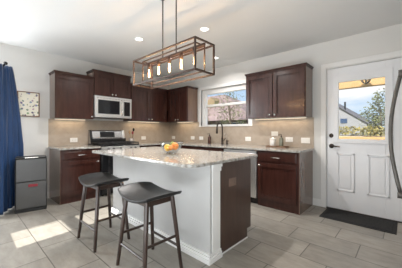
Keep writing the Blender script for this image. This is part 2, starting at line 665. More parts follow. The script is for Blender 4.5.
# wall behind the camera with the window the sun comes through
wr = MB()
SX0, SX1, SZ0, SZ1 = 1.335, 1.825, 1.02, 2.16
wr.box(0, SX0, RY - 0.1, RY, 0, CZ).box(SX1, RX, RY - 0.1, RY, 0, CZ)
wr.box(SX0, SX1, RY - 0.1, RY, 0, SZ0).box(SX0, SX1, RY - 0.1, RY, SZ1, CZ)
struct('wall_rear', wr, M['wall'])
wf = MB()
for z0, z1 in ((SZ0, SZ0 + 0.03), (SZ1 - 0.03, SZ1), (1.535, 1.655)):
    wf.box(SX0, SX1, RY - 0.07, RY - 0.03, z0, z1)
wf.box(SX0, SX0 + 0.02, RY - 0.07, RY - 0.03, SZ0, SZ1).box(SX1 - 0.02, SX1, RY - 0.07, RY - 0.03, SZ0, SZ1)
struct('window_2', wf, M['trim'])

# baseboards
struct('baseboard_left', MB().box(0, 0.014, RY, YL - 0.01, 0, 0.09).box(0, 0.008, RY, YL - 0.01, 0.09, 0.105), M['trim'])
struct('baseboard_back', MB().box(XR + 0.004, XD - 0.082, -0.014, 0, 0, 0.09).box(XR + 0.004, XD - 0.082, -0.008, 0, 0.09, 0.105), M['trim'])

# backsplash (stone tile on both walls, cut round the window)
bs = MB()
bs.box(0, 0.008, YL - 0.02, -0.008, CT + 0.0005, UB - 0.001)
bs.box(0.0, WX0, -0.008, 0, CT + 0.0005, UB - 0.001)
bs.box(WX0, WX1, -0.008, 0, CT + 0.0005, WZ0)
bs.box(WX1, XR + 0.02, -0.008, 0, CT + 0.0005, UB - 0.001)
struct('trim_1', bs, M['splash'], 'beige stone tile backsplash')

# kitchen window: white frame, two sashes
w1 = MB()
fy0, fy1 = 0.03, 0.10
w1.box(WX0, WX0 + 0.105, fy0, fy1, WZ0, WZ1).box(WX1 - 0.055, WX1, fy0, fy1, WZ0, WZ1)
w1.box(WX0 + 0.105, WX1 - 0.055, fy0, fy1, WZ1 - 0.105, WZ1).box(WX0 + 0.105, WX1 - 0.055, fy0, fy1, WZ0, WZ0 + 0.03)
w1.box(WX0 + 0.105, WX1 - 0.055, fy0 + 0.01, fy1 - 0.01, 1.69, 1.738)
win = struct('window_1', w1, M['trim'], 'white kitchen window of two sashes', bevel=0.004)
struct('window_pane', MB().box(WX0 + 0.05, WX1 - 0.05, 0.066, 0.070, 1.735, WZ1 - 0.10), M['glass'], parent=win)
struct('window_pane', MB().box(WX0 + 0.05, WX1 - 0.05, 0.060, 0.064, WZ0 + 0.025, 1.693), M['glass'], parent=win)
struct('window_latch', MB().box(1.68, 1.74, 0.022, 0.04, 1.739, 1.752), M['nickel'], parent=win)
struct('trim_2', MB().box(WX0 - 0.06, WX0, -0.012, 0.03, WZ0 - 0.014, WZ1 + 0.07).box(WX1, WX1 + 0.06, -0.012, 0.03, WZ0 - 0.014, WZ1 + 0.07)
       .box(WX0, WX1, -0.012, 0.03, WZ1, WZ1 + 0.07).box(WX0 - 0.06, WX1 + 0.06, -0.022, 0.03, WZ0 - 0.014, WZ0), M['trim'],
       'white casing round the kitchen window', bevel=0.004)

# exterior door: casing, slab with framed glass and two lower panels
struct('trim_3', MB().box(XD - 0.08, XD - 0.012, -0.018, 0.0, 0, DH + 0.085).box(DX1 + 0.012, DX1 + 0.08, -0.018, 0, 0, DH + 0.085)
       .box(XD - 0.012, DX1 + 0.012, -0.018, 0.0, DH + 0.016, DH + 0.085)
       .box(XD - 0.02, XD - 0.006, 0, 0.11, 0, DH + 0.02).box(DX1 + 0.006, DX1 + 0.02, 0, 0.11, 0, DH + 0.02)
       .box(XD - 0.02, DX1 + 0.02, 0, 0.11, DH + 0.006, DH + 0.02), M['trim'], 'white casing round the exterior door', bevel=0.004)
dy0, dy1 = 0.012, 0.055
GX0, GX1, GZ0, GZ1 = XD + 0.145, XD + 0.769 - 0.09, 1.035, 1.865
dm = MB()
dm.box(XD, GX0, dy0, dy1, 0.012, DH).box(GX1, DX1, dy0, dy1, 0.012, DH)
dm.box(GX0, GX1, dy0, dy1, 0.012, GZ0).box(GX0, GX1, dy0, dy1, GZ1, DH)
# raised frame round the glass
for a in ((GX0 - 0.075, GX0 + 0.004, GZ0 - 0.055, GZ1 + 0.105), (GX1 - 0.004, GX1 + 0.075, GZ0 - 0.055, GZ1 + 0.105),
          (GX0, GX1, GZ0 - 0.055, GZ0 + 0.004), (GX0, GX1, GZ1 - 0.004, GZ1 + 0.105)):
    dm.box(a[0], a[1], -0.004, dy0, a[2], a[3])
# moulding of the two lower panels: rim and raised field
for px0, px1 in ((3.805, 4.02), (4.165, 4.395)):
    z0, z1 = 0.285, 0.83
    for a in ((px0, px0 + 0.022, z0, z1), (px1 - 0.022, px1, z0, z1), (px0, px1, z0, z0 + 0.022), (px0, px1, z1 - 0.022, z1)):
        dm.box(a[0], a[1], -0.003, dy0, a[2], a[3])
    dm.box(px0 + 0.045, px1 - 0.045, 0.006, dy0, z0 + 0.045, z1 - 0.045)
door = struct('door_1', dm, M['door'], 'white exterior door with half glass and two lower panels', bevel=0.003)
struct('door_pane', MB().box(GX0, GX1, 0.03, 0.036, GZ0, GZ1), M['glass'], parent=door)
struct('deadbolt', MB().lathe([(0.032, 0.0), (0.032, 0.012), (0.024, 0.022), (0.0, 0.024)], (3.735, 0.012, 1.085), 20, '-y')
       .box(3.728, 3.742, -0.024, -0.010, 1.065, 1.105), M['bronze'], parent=door, smooth=False)
hd = MB().lathe([(0.033, 0.0), (0.033, 0.010), (0.014, 0.02), (0.012, 0.05), (0.0, 0.052)], (3.735, 0.012, 0.93), 20, '-y')
hd.tube([(3.735, -0.038, 0.93), (3.77, -0.042, 0.932), (3.82, -0.04, 0.926), (3.85, -0.036, 0.924)], [0.011, 0.011, 0.009, 0.008])
struct('door_handle', hd, M['bronze'], parent=door)
struct('threshold', MB().box(XD - 0.005, DX1 + 0.005, -0.012, 0.11, 0.0005, 0.012), M['bronze'], parent=door)
for hz in (0.25, 1.0, 1.8):
    struct('hinge', MB().tube([(DX1 + 0.004, -0.004, hz), (DX1 + 0.004, -0.004, hz + 0.09)], 0.007), M['nickel'], parent=door)


# ------------------------------------------------------------------ cabinets
def shaker(F, u0, u1, z0, z1, o, fr=0.058, t=0.024):
    """framed door with a recessed field and a small inner bead"""
    b = MB()
    b.fbox(F, u0, u0 + fr, o, o + t, z0, z1).fbox(F, u1 - fr, u1, o, o + t, z0, z1)
    b.fbox(F, u0 + fr, u1 - fr, o, o + t, z0, z0 + fr).fbox(F, u0 + fr, u1 - fr, o, o + t, z1 - fr, z1)
    b.fbox(F, u0 + fr, u1 - fr, o, o + t * 0.08, z0 + fr, z1 - fr)
    q = fr + 0.012
    for a in ((u0 + fr, u0 + q, z0 + fr, z1 - fr), (u1 - q, u1 - fr, z0 + fr, z1 - fr),
              (u0 + q, u1 - q, z0 + fr, z0 + q), (u0 + q, u1 - q, z1 - q, z1 - fr)):
        b.fbox(F, a[0], a[1], o, o + t * 0.55, a[2], a[3])
    return b


def slab_front(F, u0, u1, z0, z1, o, t=0.02):
    b = MB().fbox(F, u0, u1, o, o + t * 0.7, z0, z1)
    b.fbox(F, u0 + 0.012, u1 - 0.012, o + t * 0.7, o + t, z0 + 0.012, z1 - 0.012)
    return b


def knob(F, u, o, z):
    ax = 'x' if F is FL else '-y'
    return MB().lathe([(0.006, 0.0), (0.006, 0.012), (0.015, 0.018), (0.016, 0.024), (0.010, 0.029), (0.0, 0.030)], F(u, o, z), 16, ax)


def pull(F, u, o, z, w=0.10):
    b = MB()
    b.tube([F(u - w / 2, o, z), F(u - w / 2, o + 0.022, z)], 0.005)
    b.tube([F(u + w / 2, o, z), F(u + w / 2, o + 0.022, z)], 0.005)
    b.tube([F(u - w / 2 - 0.012, o + 0.026, z), F(u, o + 0.028, z), F(u + w / 2 + 0.012, o + 0.026, z)], 0.0065)
    return b


def upper_cabinet(F, u0, u1, z0, z1, label, doors, knobs, depth=0.32, side_l=False, side_r=False, crown_l=True, crown_r=True,
                  door_u=None, name='wall_cabinet'):
    c = F((u0 + u1) / 2, depth / 2, z0)
    t = Thing(name, c, label, 'cabinet', 'wall cabinets')
    cz = z1 - 0.045
    t.part('cabinet_body', MB().fbox(F, u0 + 0.002, u1 - 0.002, 0.0095, depth, z0, cz), M['wood'], bevel=0.002)
    if side_l:
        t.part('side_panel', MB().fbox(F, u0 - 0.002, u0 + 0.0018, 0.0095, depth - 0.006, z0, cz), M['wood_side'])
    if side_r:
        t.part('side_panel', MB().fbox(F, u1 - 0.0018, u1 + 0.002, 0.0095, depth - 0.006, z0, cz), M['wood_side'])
    cr = MB()
    for k, e in enumerate((0.004, 0.012, 0.02)):
        cr.fbox(F, u0 - (e if crown_l else 0), u1 + (e if crown_r else 0), 0.0095, depth + e, cz + 0.015 * k, cz + 0.015 * (k + 1))
    t.part('crown_moulding', cr, M['wood'], bevel=0.002)
    for (d0, d1), kn in zip(doors, knobs):
        d = t.part('door', shaker(F, d0, d1, z0 + 0.006, cz - 0.02, depth), M['wood'], bevel=0.004)
        if kn:
            t.part('knob', knob(F, kn[0], depth + 0.024, kn[1]), M['nickel'], parent=d, smooth=True)
    return t


def base_cabinet(F, u0, u1, label, fronts, side_l=False, side_r=False, depth=0.60, drawers=True, name='base_cabinet', knob_u=None):
    t = Thing(name, F((u0 + u1) / 2, depth / 2, 0), label, 'cabinet', 'base cabinets')
    top = CT - 0.031
    t.part('cabinet_body', MB().fbox(F, u0 + 0.001, u1 - 0.001, 0.01, depth, 0.10, top), M['wood'], bevel=0.002)
    t.part('toe_kick', MB().fbox(F, u0 + 0.001, u1 - 0.001, 0.01, depth - (0.012 if (side_l or side_r) else 0.07), 0.0, 0.10), M['wood'])
    if side_l:
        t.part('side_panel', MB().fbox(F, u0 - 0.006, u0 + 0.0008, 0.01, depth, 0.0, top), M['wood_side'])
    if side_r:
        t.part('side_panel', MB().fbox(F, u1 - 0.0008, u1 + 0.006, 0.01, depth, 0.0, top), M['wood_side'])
    for (d0, d1), kn in fronts:
        if drawers:
            dr = t.part('drawer', slab_front(F, d0, d1, 0.695, top - 0.018, depth), M['wood'], bevel=0.003)
            t.part('drawer_pull', pull(F, (d0 + d1) / 2, depth + 0.02, 0.762), M['nickel'], parent=dr, smooth=True)
        d = t.part('door', shaker(F, d0, d1, 0.125, 0.668 if drawers else top - 0.018, depth), M['wood'], bevel=0.004)
        if kn is not None:
            t.part('knob', knob(F, kn, depth + 0.024, 0.635), M['nickel'], parent=d, smooth=True)
    return t


# wall cabinets on the left wall
upper_cabinet(FL, YL, Y2 - 0.001, UB, UT, 'single-door dark cherry wall cabinet left of the microwave, over the end worktop',
              [(YL + 0.012, Y2 - 0.012)], [(Y2 - 0.045, UB + 0.045)], side_l=True, crown_r=False)
m0 = (Y2 + Y3) / 2
upper_cabinet(FL, Y2, Y3, 1.815, 2.29, 'short two-door dark cherry wall cabinet right above the microwave',
              [(Y2 + 0.012, m0 - 0.003), (m0 + 0.003, Y3 - 0.012)], [(m0 - 0.035, 1.855), (m0 + 0.035, 1.855)], side_l=True, side_r=True)
upper_cabinet(FL, Y3 + 0.001, -0.372, UB, UT, 'two-door dark cherry wall cabinet between the microwave and the kitchen corner',
              [(Y3 + 0.012, -0.862), (-0.856, -0.385)], [(-0.90, UB + 0.045), (-0.82, UB + 0.045)], crown_l=False, crown_r=False)
upper_cabinet(FB, 0.010, 1.0, UB, UT, 'corner dark cherry wall cabinet left of the kitchen window',
              [(0.352, 0.673), (0.679, 0.99)], [(0.635, UB + 0.045), (0.717, UB + 0.045)], side_r=True, crown_l=False)
# wall cabinet right of the window
upper_cabinet(FB, 2.473, XR, UB, UT, 'two-door dark cherry wall cabinet right of the kitchen window',
              [(2.485, 2.968), (2.979, XR - 0.012)], [(2.93, UB + 0.045), (3.017, UB + 0.045)], side_l=True, side_r=True)

# base cabinets
base_cabinet(FL, YL, Y2 - 0.002, 'dark cherry base cabinet left of the range, beside the bin', [((YL + 0.02, Y2 - 0.02), Y2 - 0.05)], side_l=True)
base_cabinet(FL, Y3 + 0.002, -0.625, 'dark cherry base cabinet right of the range, by the corner', [((Y3 + 0.02, -0.66), -1.26)])
base_cabinet(FB, 0.63, 1.26, 'dark cherry base cabinet in the corner under the window wall', [((0.66, 1.245), 1.2)])
base_cabinet(FB, 1.262, 2.20, 'wide dark cherry sink base cabinet under the faucet', [((1.28, 1.728), 1.69), ((1.734, 2.185), 1.77)])
base_cabinet(FB, 2.845, XR, 'dark cherry base cabinet at the right end beside the exterior door', [((2.865, XR - 0.03), 2.90)], side_r=True)


# ------------------------------------------------------------------ worktops
def rounded_rect(x0, x1, y0, y1, rads, n=8):
    """rads: corner radii at (x0,y0),(x1,y0),(x1,y1),(x0,y1)"""
    out = []
    for (cx, cy, sx, sy, a0), r in zip(((x0, y0, 1, 1, PI), (x1, y0, -1, 1, 1.5 * PI), (x1, y1, -1, -1, 0), (x0, y1, 1, -1, 0.5 * PI)), rads):
        if r < 1e-4:
            out.append((cx, cy))
            continue
        for k in range(n + 1):
            a = a0 + 0.5 * PI * k / n
            out.append((cx + sx * r + r * math.cos(a), cy + sy * r + r * math.sin(a)))
    return out


lw = MB().prism(rounded_rect(0.0095, 0.645, YL - 0.03, Y2 - 0.003, (0, 0.02, 0, 0)), 'z', CT - 0.03, CT)
tag(lw.build('worktop', M['granite'], bevel=0.006), 'short granite worktop left of the range with one wall outlet above', 'worktop', 'granite worktops')
lw = MB().prism([(0.0095, Y3 + 0.003), (0.645, Y3 + 0.003), (0.645, -0.645), (XR + 0.03, -0.645), (XR + 0.03, -0.0095), (0.0095, -0.0095)], 'z', CT - 0.03, CT)
tag(lw.build('worktop', M['granite'], bevel=0.006), 'long granite worktop running round the corner and under the window', 'worktop', 'granite worktops')

# ------------------------------------------------------------------ island
IX0, IX1 = 1.475, 3.285
KY0, KY1 = -2.262, -2.125     # knee wall
IYB = -1.565
it = Thing('kitchen_island', ((IX0 + IX1) / 2, -1.9, 0), 'kitchen island with pale grey stool side and dark wood end panel', 'island')
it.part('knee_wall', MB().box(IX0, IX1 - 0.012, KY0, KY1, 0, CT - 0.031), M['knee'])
it.part('end_trim', MB().box(IX1 - 0.012, IX1 + 0.006, KY0 + 0.030, KY1 + 0.004, 0, CT - 0.031)
        , M['trim'], bevel=0.003)
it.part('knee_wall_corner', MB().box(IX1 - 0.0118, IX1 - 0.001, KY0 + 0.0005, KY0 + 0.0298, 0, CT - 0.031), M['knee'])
it.part('capital', MB().box(IX1 - 0.0005, IX1 + 0.022, KY0 + 0.018, KY1 + 0.016, CT - 0.058, CT - 0.0312)
        .box(IX1 - 0.0005, IX1 + 0.014, KY0 + 0.023, KY1 + 0.010, CT - 0.098, CT - 0.058), M['trim'], bevel=0.003)
bbp = MB()
for e, z0, z1 in ((0.046, 0, 0.036), (0.034, 0.036, 0.056), (0.022, 0.056, 0.074)):
    bbp.box(IX0 - 0.002, IX1 + e * 0.7, KY0 - e, KY0 - 0.0005, z0, z1).box(IX1 + 0.0065, IX1 + e * 0.7, KY0 - 0.0005, KY1 + 0.008, z0, z1)
it.part('base_moulding', bbp, M['trim'], bevel=0.003)
it.part('cabinet_body', MB().box(IX0 + 0.01, IX1 - 0.012, KY1 + 0.001, IYB - 0.022, 0.10, CT - 0.031), M['island_wood'])
it.part('toe_kick', MB().box(IX0 + 0.01, IX1 - 0.012, KY1 + 0.001, IYB - 0.095, 0.0, 0.10), M['island_wood'])
it.part('end_panel', MB().prism([(KY1 + 0.005, 0.0), (IYB - 0.075, 0.0), (IYB - 0.075, 0.10), (IYB, 0.10), (IYB, CT - 0.031), (KY1 + 0.005, CT - 0.031)],
                                'x', IX1 - 0.012, IX1), M['island_wood'], bevel=0.001)
it.part('shoe_moulding', MB().box(IX1, IX1 + 0.007, KY1 + 0.009, IYB - 0.075, 0, 0.012), M['trim'])
for k in range(3):
    a = IX0 + 0.02 + k * 0.55
    d = it.part('door', MB().box(a, a + 0.54, IYB - 0.0215, IYB - 0.002, 0.13, CT - 0.05), M['island_wood'], bevel=0.003)
    it.part('knob', MB().sphere((a + 0.48, IYB + 0.012, 0.75), 0.014), M['nickel'], parent=d)
iw = MB().prism(rounded_rect(1.35, 3.315, -2.535, -1.425, (0.10, 0.12, 0.05, 0.05)), 'z', CT - 0.03, CT)
it.part('countertop', iw, M['granite'], bevel=0.008)


# ------------------------------------------------------------------ range, microwave, dishwasher
rt = Thing('range', (0.35, m0, 0), 'stainless and black gas range between the left base cabinets', 'range')
r0, r1 = Y2 + 0.004, Y3 - 0.004
rt.part('oven_body', MB().box(0.02, 0.635, r0, r1, 0.03, 0.876), M['black'], bevel=0.003)
rt.part('cooktop', MB().box(0.02, 0.655, r0, r1, 0.877, 0.899), M['black'], bevel=0.006)
od = rt.part('oven_door', MB().box(0.636, 0.665, r0 + 0.005, r1 - 0.005, 0.235, 0.775), M['black_glass'], bevel=0.005)
rt.part('oven_handle', MB().tube([(0.71, r0 + 0.06, 0.735), (0.71, r1 - 0.06, 0.735)], 0.012)
        .tube([(0.66, r0 + 0.09, 0.735), (0.71, r0 + 0.09, 0.735)], 0.009).tube([(0.66, r1 - 0.09, 0.735), (0.71, r1 - 0.09, 0.735)], 0.009),
        M['black'], parent=od, smooth=True)
rt.part('storage_drawer', MB().box(0.636, 0.662, r0 + 0.005, r1 - 0.005, 0.055, 0.225), M['black'], bevel=0.004)
cp = rt.part('control_panel', MB().prism([(0.636, 0.785), (0.672, 0.785), (0.668, 0.872), (0.636, 0.876)], 'y', r0, r1), M['steel_light'], bevel=0.003)
for ky in (-1.955, -1.865, -1.722, -1.52, -1.425):
    rt.part('control_knob', MB().lathe([(0.022, 0), (0.021, 0.018), (0.017, 0.026), (0.0, 0.027)], (0.671, ky, 0.83), 16, 'x'), M['black'], parent=cp)
bg = rt.part('backguard', MB().prism([(0.02, 0.90), (0.135, 0.90), (0.12, 1.02), (0.085, 1.155), (0.06, 1.17), (0.02, 1.17)], 'y', r0 + 0.01, r1 - 0.01),
             M['steel'], bevel=0.012)
rt.part('backguard_base', MB().box(0.13, 0.16, r0 + 0.012, r1 - 0.012, 0.90, 1.00), M['black'], parent=bg, bevel=0.004)
sl = [(0.1205, 1.03), (0.128, 1.032), (0.100, 1.140), (0.0925, 1.138)]
rt.part('display_panel', MB().prism(sl, 'y', m0 - 0.16, m0 + 0.13), M['black_glass'], parent=bg)
for sy in (r0 + 0.012, r1 - 0.06):
    rt.part('corner_cap', MB().prism([(0.0, 0.90), (0.137, 0.90), (0.122, 1.02), (0.087, 1.157), (0.06, 1.172), (0.02, 1.172)], 'y', sy, sy + 0.048) if sy < m0
            else MB().prism([(0.02, 0.90), (0.137, 0.90), (0.122, 1.02), (0.087, 1.157), (0.06, 1.172), (0.02, 1.172)], 'y', sy, sy + 0.048),
            M['black'] if sy < m0 else M['steel_light'], parent=bg, bevel=0.006)
for g in range(3):                           # cast iron grates
    g0 = r0 + 0.02 + g * 0.242
    g1 = g0 + 0.232
    q = MB()
    for y in (g0, (g0 + g1) / 2, g1):
        q.box(0.19, 0.63, y - 0.007, y + 0.007, 0.922, 0.940)
    for x in (0.19, 0.33, 0.41, 0.49, 0.63):
        q.box(x - 0.007, x + 0.007, g0, g1, 0.922, 0.940)
    for x in (0.195, 0.625):
        for y in (g0, g1):
            q.box(x - 0.008, x + 0.008, y - 0.008, y + 0.008, 0.8995, 0.93)
    rt.part('grate', q, M['iron'])
for bx, by in ((0.30, r0 + 0.14), (0.52, r0 + 0.14), (0.30, r1 - 0.14), (0.52, r1 - 0.14), (0.41, m0)):
    rt.part('burner', MB().lathe([(0.05, 0.8992), (0.05, 0.907), (0.035, 0.912), (0.035, 0.919), (0.0, 0.92)], (bx, by, 0), 18), M['iron'])
for fx in (0.06, 0.58):
    for fy in (r0 + 0.05, r1 - 0.05):
        rt.part('foot', MB().tube([(fx, fy, 0), (fx, fy, 0.031)], 0.02), M['black'])

mt = Thing('microwave', (0.2, m0, UB), 'stainless over-the-range microwave with black window', 'microwave')
mz0, mz1 = 1.392, 1.812
mt.part('oven_case', MB().box(0.012, 0.350, r0, r1, mz0 + 0.012, mz1), M['steel_light'], bevel=0.003)
md = mt.part('door', MB().box(0.351, 0.375, r0 + 0.003, r1 - 0.20, mz0 + 0.02, mz1 - 0.004), M['steel_light'], bevel=0.005)
mt.part('door_window', MB().box(0.3755, 0.3785, r0 + 0.055, r1 - 0.265, mz0 + 0.085, mz1 - 0.075), M['black_glass'], parent=md, bevel=0.001)
mt.part('handle', MB().tube([(0.376, r1 - 0.222, mz0 + 0.06), (0.410, r1 - 0.222, mz0 + 0.085), (0.415, r1 - 0.222, (mz0 + mz1) / 2), (0.410, r1 - 0.222, mz1 - 0.075), (0.376, r1 - 0.222, mz1 - 0.05)], 0.011),
        M['nickel'], parent=md, smooth=True)
cp = mt.part('control_panel', MB().box(0.351, 0.375, r1 - 0.197, r1 - 0.003, mz0 + 0.02, mz1 - 0.004), M['steel_light'], bevel=0.004)
mt.part('keypad', MB().box(0.3755, 0.378, r1 - 0.17, r1 - 0.04, mz0 + 0.06, mz1 - 0.075), M['black_glass'], parent=cp, bevel=0.001)
vt = MB()
for k in range(12):
    vt.box(0.3753, 0.3775, r0 + 0.03 + k * 0.058, r0 + 0.075 + k * 0.058, mz1 - 0.045, mz1 - 0.040)
mt.part('vent_louvre', vt, M['steel'])
mt.part('underside', MB().box(0.03, 0.345, r0 + 0.01, r1 - 0.01, mz0, mz0 + 0.0115), M['black'])

dt = Thing('dishwasher', (2.52, -0.31, 0), 'pale stainless dishwasher between the sink cabinet and right base cabinet', 'dishwasher')
dt.part('tub', MB().box(2.207, 2.838, -0.585, -0.02, 0.10, 0.845), M['slot'])
dd = dt.part('door', MB().box(2.209, 2.836, -0.622, -0.587, 0.105, 0.80), M['steel_light'], bevel=0.006)
dt.part('control_strip', MB().box(2.209, 2.836, -0.622, -0.587, 0.803, 0.842), M['steel_light'], bevel=0.005)
dt.part('handle', MB().tube([(2.27, -0.66, 0.765), (2.775, -0.66, 0.765)], 0.011).tube([(2.30, -0.62, 0.765), (2.30, -0.66, 0.765)], 0.008)
        .tube([(2.745, -0.62, 0.765), (2.745, -0.66, 0.765)], 0.008), M['steel'], parent=dd, smooth=True)
dt.part('toe_panel', MB().box(2.209, 2.836, -0.56, -0.02, 0, 0.099), M['black'])

# ------------------------------------------------------------------ refrigerator at the right edge
ft = Thing('refrigerator', (4.9, -1.75, 0), 'pale refrigerator at the right edge with a long bowed dark handle', 'refrigerator')
FX = 4.555
ft.part('case', MB().box(FX + 0.062, 5.30, -2.30, -1.37, 0.02, 1.77), M['steel_light'], bevel=0.006)
fd = ft.part('door', MB().box(FX, FX + 0.058, -1.83, -1.37, 0.06, 1.765), M['steel_light'], bevel=0.012)
fd2 = ft.part('door', MB().box(FX, FX + 0.058, -2.30, -1.84, 0.06, 1.765), M['steel_light'], bevel=0.012)


def bow_handle(y):
    n = 14
    pts = []
    for k in range(n + 1):
        t = k / n
        z = 1.53 - t * (1.53 - 0.735)
        x = FX - 0.022 - 0.058 * math.sin(PI * (0.03 + 0.94 * t))
        pts.append((x, y, z))
    b = MB()
    b.tube(pts, 0.0115, seg=12)
    b.box(FX - 0.040, FX - 0.0005, y - 0.014, y + 0.014, 1.505, 1.55).box(FX - 0.045, FX - 0.0005, y - 0.016, y + 0.016, 0.715, 0.75)
    return b


ft.part('handle', bow_handle(-1.80), M['rod'], parent=fd, smooth=True)['label'] = 'long bowed dark grey handle'
ft.part('base_grille', MB().box(FX + 0.03, 5.28, -2.29, -1.38, 0.0, 0.055), M['black'])


# ------------------------------------------------------------------ wall plates
def plate(F, u, z, w, h, label, gang=1, switch=False, material='white_plastic', o=0.0085, name='outlet'):
    c = F(u, o, z)
    t = Thing(name, c, label, 'switch' if switch else 'outlet', 'white wall plates on the backsplash' if material == 'white_plastic' else None)
    t.part('cover_plate', MB().fbox(F, u - w / 2, u + w / 2, o, o + 0.006, z - h / 2, z + h / 2), M[material], bevel=0.002)
    if switch:
        for k in range(gang):
            uu = u + (k - (gang - 1) / 2) * 0.046
            t.part('rocker', MB().fbox(F, uu - 0.016, uu + 0.016, o + 0.006, o + 0.010, z - 0.033, z + 0.033), M[material], bevel=0.001)
    else:
        for k in (-1, 1):
            uu = u + k * 0.021
            s = t.part('socket', MB().fbox(F, uu - 0.015, uu + 0.015, o + 0.006, o + 0.0085, z - 0.017, z + 0.017), M[material], bevel=0.001)
            sb = MB()
            for dz in (-0.007, 0.007):
                sb.fbox(F, uu - 0.006, uu + 0.003, o + 0.0085, o + 0.009, z + dz - 0.0015, z + dz + 0.0015)
            t.part('slots', sb, M['slot'], parent=s)
    return t


plate(FL, -2.305, 0.985, 0.125, 0.080, 'white outlet on the backsplash left of the range')
plate(FL, -0.81, 0.99, 0.118, 0.078, 'white outlet on the left backsplash between range and corner')
plate(FB, 0.150, 0.985, 0.118, 0.076, 'white outlet in the corner behind the fruit bowl')
plate(FB, 0.842, 0.99, 0.118, 0.076, 'white outlet under the corner wall cabinet, left of a similar switch plate')
plate(FB, 1.115, 0.99, 0.118, 0.076, 'white switch plate just left of the amber soap bottle', 2, True, name='light_switch')
plate(FB, 2.33, 1.0, 0.12, 0.08, 'white outlet on the backsplash right of the faucet')
plate(FB, 3.113, 1.01, 0.12, 0.08, 'white outlet just right of the bottle on the tray')
plate(FB, 3.372, 1.0, 0.135, 0.088, 'white switch plate at the far right end of the backsplash', 2, True, name='light_switch')
plate(FB, 2.86, 1.105, 0.12, 0.078, 'white switch plate above the white canister on the tray', 2, True, name='light_switch')


def FI(u, o, z):
    return (IX1 + o, u, z)


plate(FI, -1.92, 0.65, 0.118, 0.078, 'brown outlet on the dark end panel of the island', material='brown_plastic', o=0.0005)

# ------------------------------------------------------------------ faucet and worktop things
ct = CT + 0.0005
t = Thing('faucet', (1.79, -0.11, ct), 'dark bronze gooseneck faucet standing under the kitchen window', 'faucet')
fb_ = MB().lathe([(0.030, 0), (0.030, 0.010), (0.021, 0.02), (0.019, 0.12), (0.016, 0.14), (0.0, 0.14)], (1.79, -0.11, ct), 18)
t.part('base', fb_, M['bronze'], smooth=True)
gp = [(1.79, -0.11, ct + 0.13), (1.79, -0.11, ct + 0.32)]
for k in range(1, 11):
    a = PI * k / 10
    gp.append((1.79, -0.11 - 0.085 * (1 - math.cos(a)), ct + 0.34 + 0.085 * math.sin(a)))
t.part('neck', MB().tube(gp, 0.0125, 12), M['bronze'], smooth=True)
t.part('spray_head', MB().tube([(1.79, -0.28, ct + 0.345), (1.79, -0.283, ct + 0.30), (1.79, -0.286, ct + 0.215)], [0.014, 0.019, 0.022], 14), M['bronze'], smooth=True)
t.part('lever', MB().tube([(1.81, -0.11, ct + 0.075), (1.845, -0.115, ct + 0.085), (1.885, -0.13, ct + 0.13)], [0.010, 0.008, 0.006]), M['bronze'], smooth=True)
t = Thing('filter_faucet', (1.90, -0.10, ct), 'slim bronze drinking-water faucet right of the main faucet', 'faucet')
t.part('base', MB().lathe([(0.024, 0), (0.024, 0.010), (0.014, 0.02), (0.013, 0.08), (0.0, 0.082)], (1.90, -0.10, ct), 16), M['bronze'], smooth=True)
gp = [(1.90, -0.10, ct + 0.07), (1.90, -0.10, ct + 0.17)]
for k in range(1, 9):
    a = PI * k / 8
    gp.append((1.90, -0.10 - 0.04 * (1 - math.cos(a)), ct + 0.18 + 0.04 * math.sin(a)))
t.part('neck', MB().tube(gp, 0.0065, 10), M['nickel'], smooth=True)
t.part('lever', MB().tube([(1.90, -0.10, ct + 0.06), (1.955, -0.11, ct + 0.07)], [0.009, 0.006]), M['bronze'], smooth=True)


def pump_bottle(name, c, label, h, r, body, cap):
    t = Thing(name, c, label, 'bottle')
    t.part('bottle_body', MB().lathe([(r * 0.95, 0), (r, 0.006), (r, h * 0.62), (r * 0.85, h * 0.70), (r * 0.36, h * 0.76), (r * 0.36, h * 0.82), (0, h * 0.82)], c, 20), body, smooth=True)
    p = MB().lathe([(r * 0.42, h * 0.80), (r * 0.42, h * 0.87), (r * 0.14, h * 0.88), (r * 0.14, h * 0.95), (r * 0.3, h * 0.955), (r * 0.3, h), (0, h)], c, 14)
    p.tube([(c[0], c[1], c[2] + h * 0.975), (c[0] - 0.03, c[1] - 0.02, c[2] + h * 0.965), (c[0] - 0.042, c[1] - 0.028, c[2] + h * 0.93)], 0.005)
    t.part('pump', p, cap, smooth=True)
    return t


pump_bottle('soap_dispenser', (1.465, -0.13, ct), 'amber soap dispenser with black pump by the sink', 0.215, 0.036, M['amber'], M['black'])

t = Thing('serving_tray', (2.98, -0.17, ct), 'flat brown wooden tray at the right end of the worktop', 'tray')
t.part('base', MB().prism(rounded_rect(2.80, 3.15, -0.245, -0.09, (0.03,) * 4), 'z', ct, ct + 0.010), M['tray'], bevel=0.002)
tr = MB()
tr.tube([(x, y, ct + 0.015) for x, y in rounded_rect(2.804, 3.146, -0.241, -0.094, (0.03,) * 4)], 0.006, 8, closed=True)
t.part('rim', tr, M['tray'])
tz = ct + 0.0105
t = Thing('canister', (2.90, -0.17, tz), 'white ceramic lidded canister on the wooden tray', 'canister')
t.part('jar', MB().lathe([(0.045, 0), (0.05, 0.005), (0.05, 0.105), (0.045, 0.112), (0, 0.112)], (2.90, -0.17, tz), 24), M['ceramic'], smooth=True)
t.part('lid', MB().lathe([(0.053, 0.1125), (0.053, 0.128), (0.02, 0.134), (0.012, 0.15), (0.0, 0.152)], (2.90, -0.17, tz), 24), M['ceramic'], smooth=True)
M['bottle_green'] = mat('grey_green_bottle', (0.20, 0.20, 0.15), 0.2, var=0.1, coat=0.3)
t = pump_bottle('bottle', (3.045, -0.17, tz), 'grey-green pump bottle on the tray right of the canister', 0.20, 0.032, M['bottle_green'], M['bronze'])

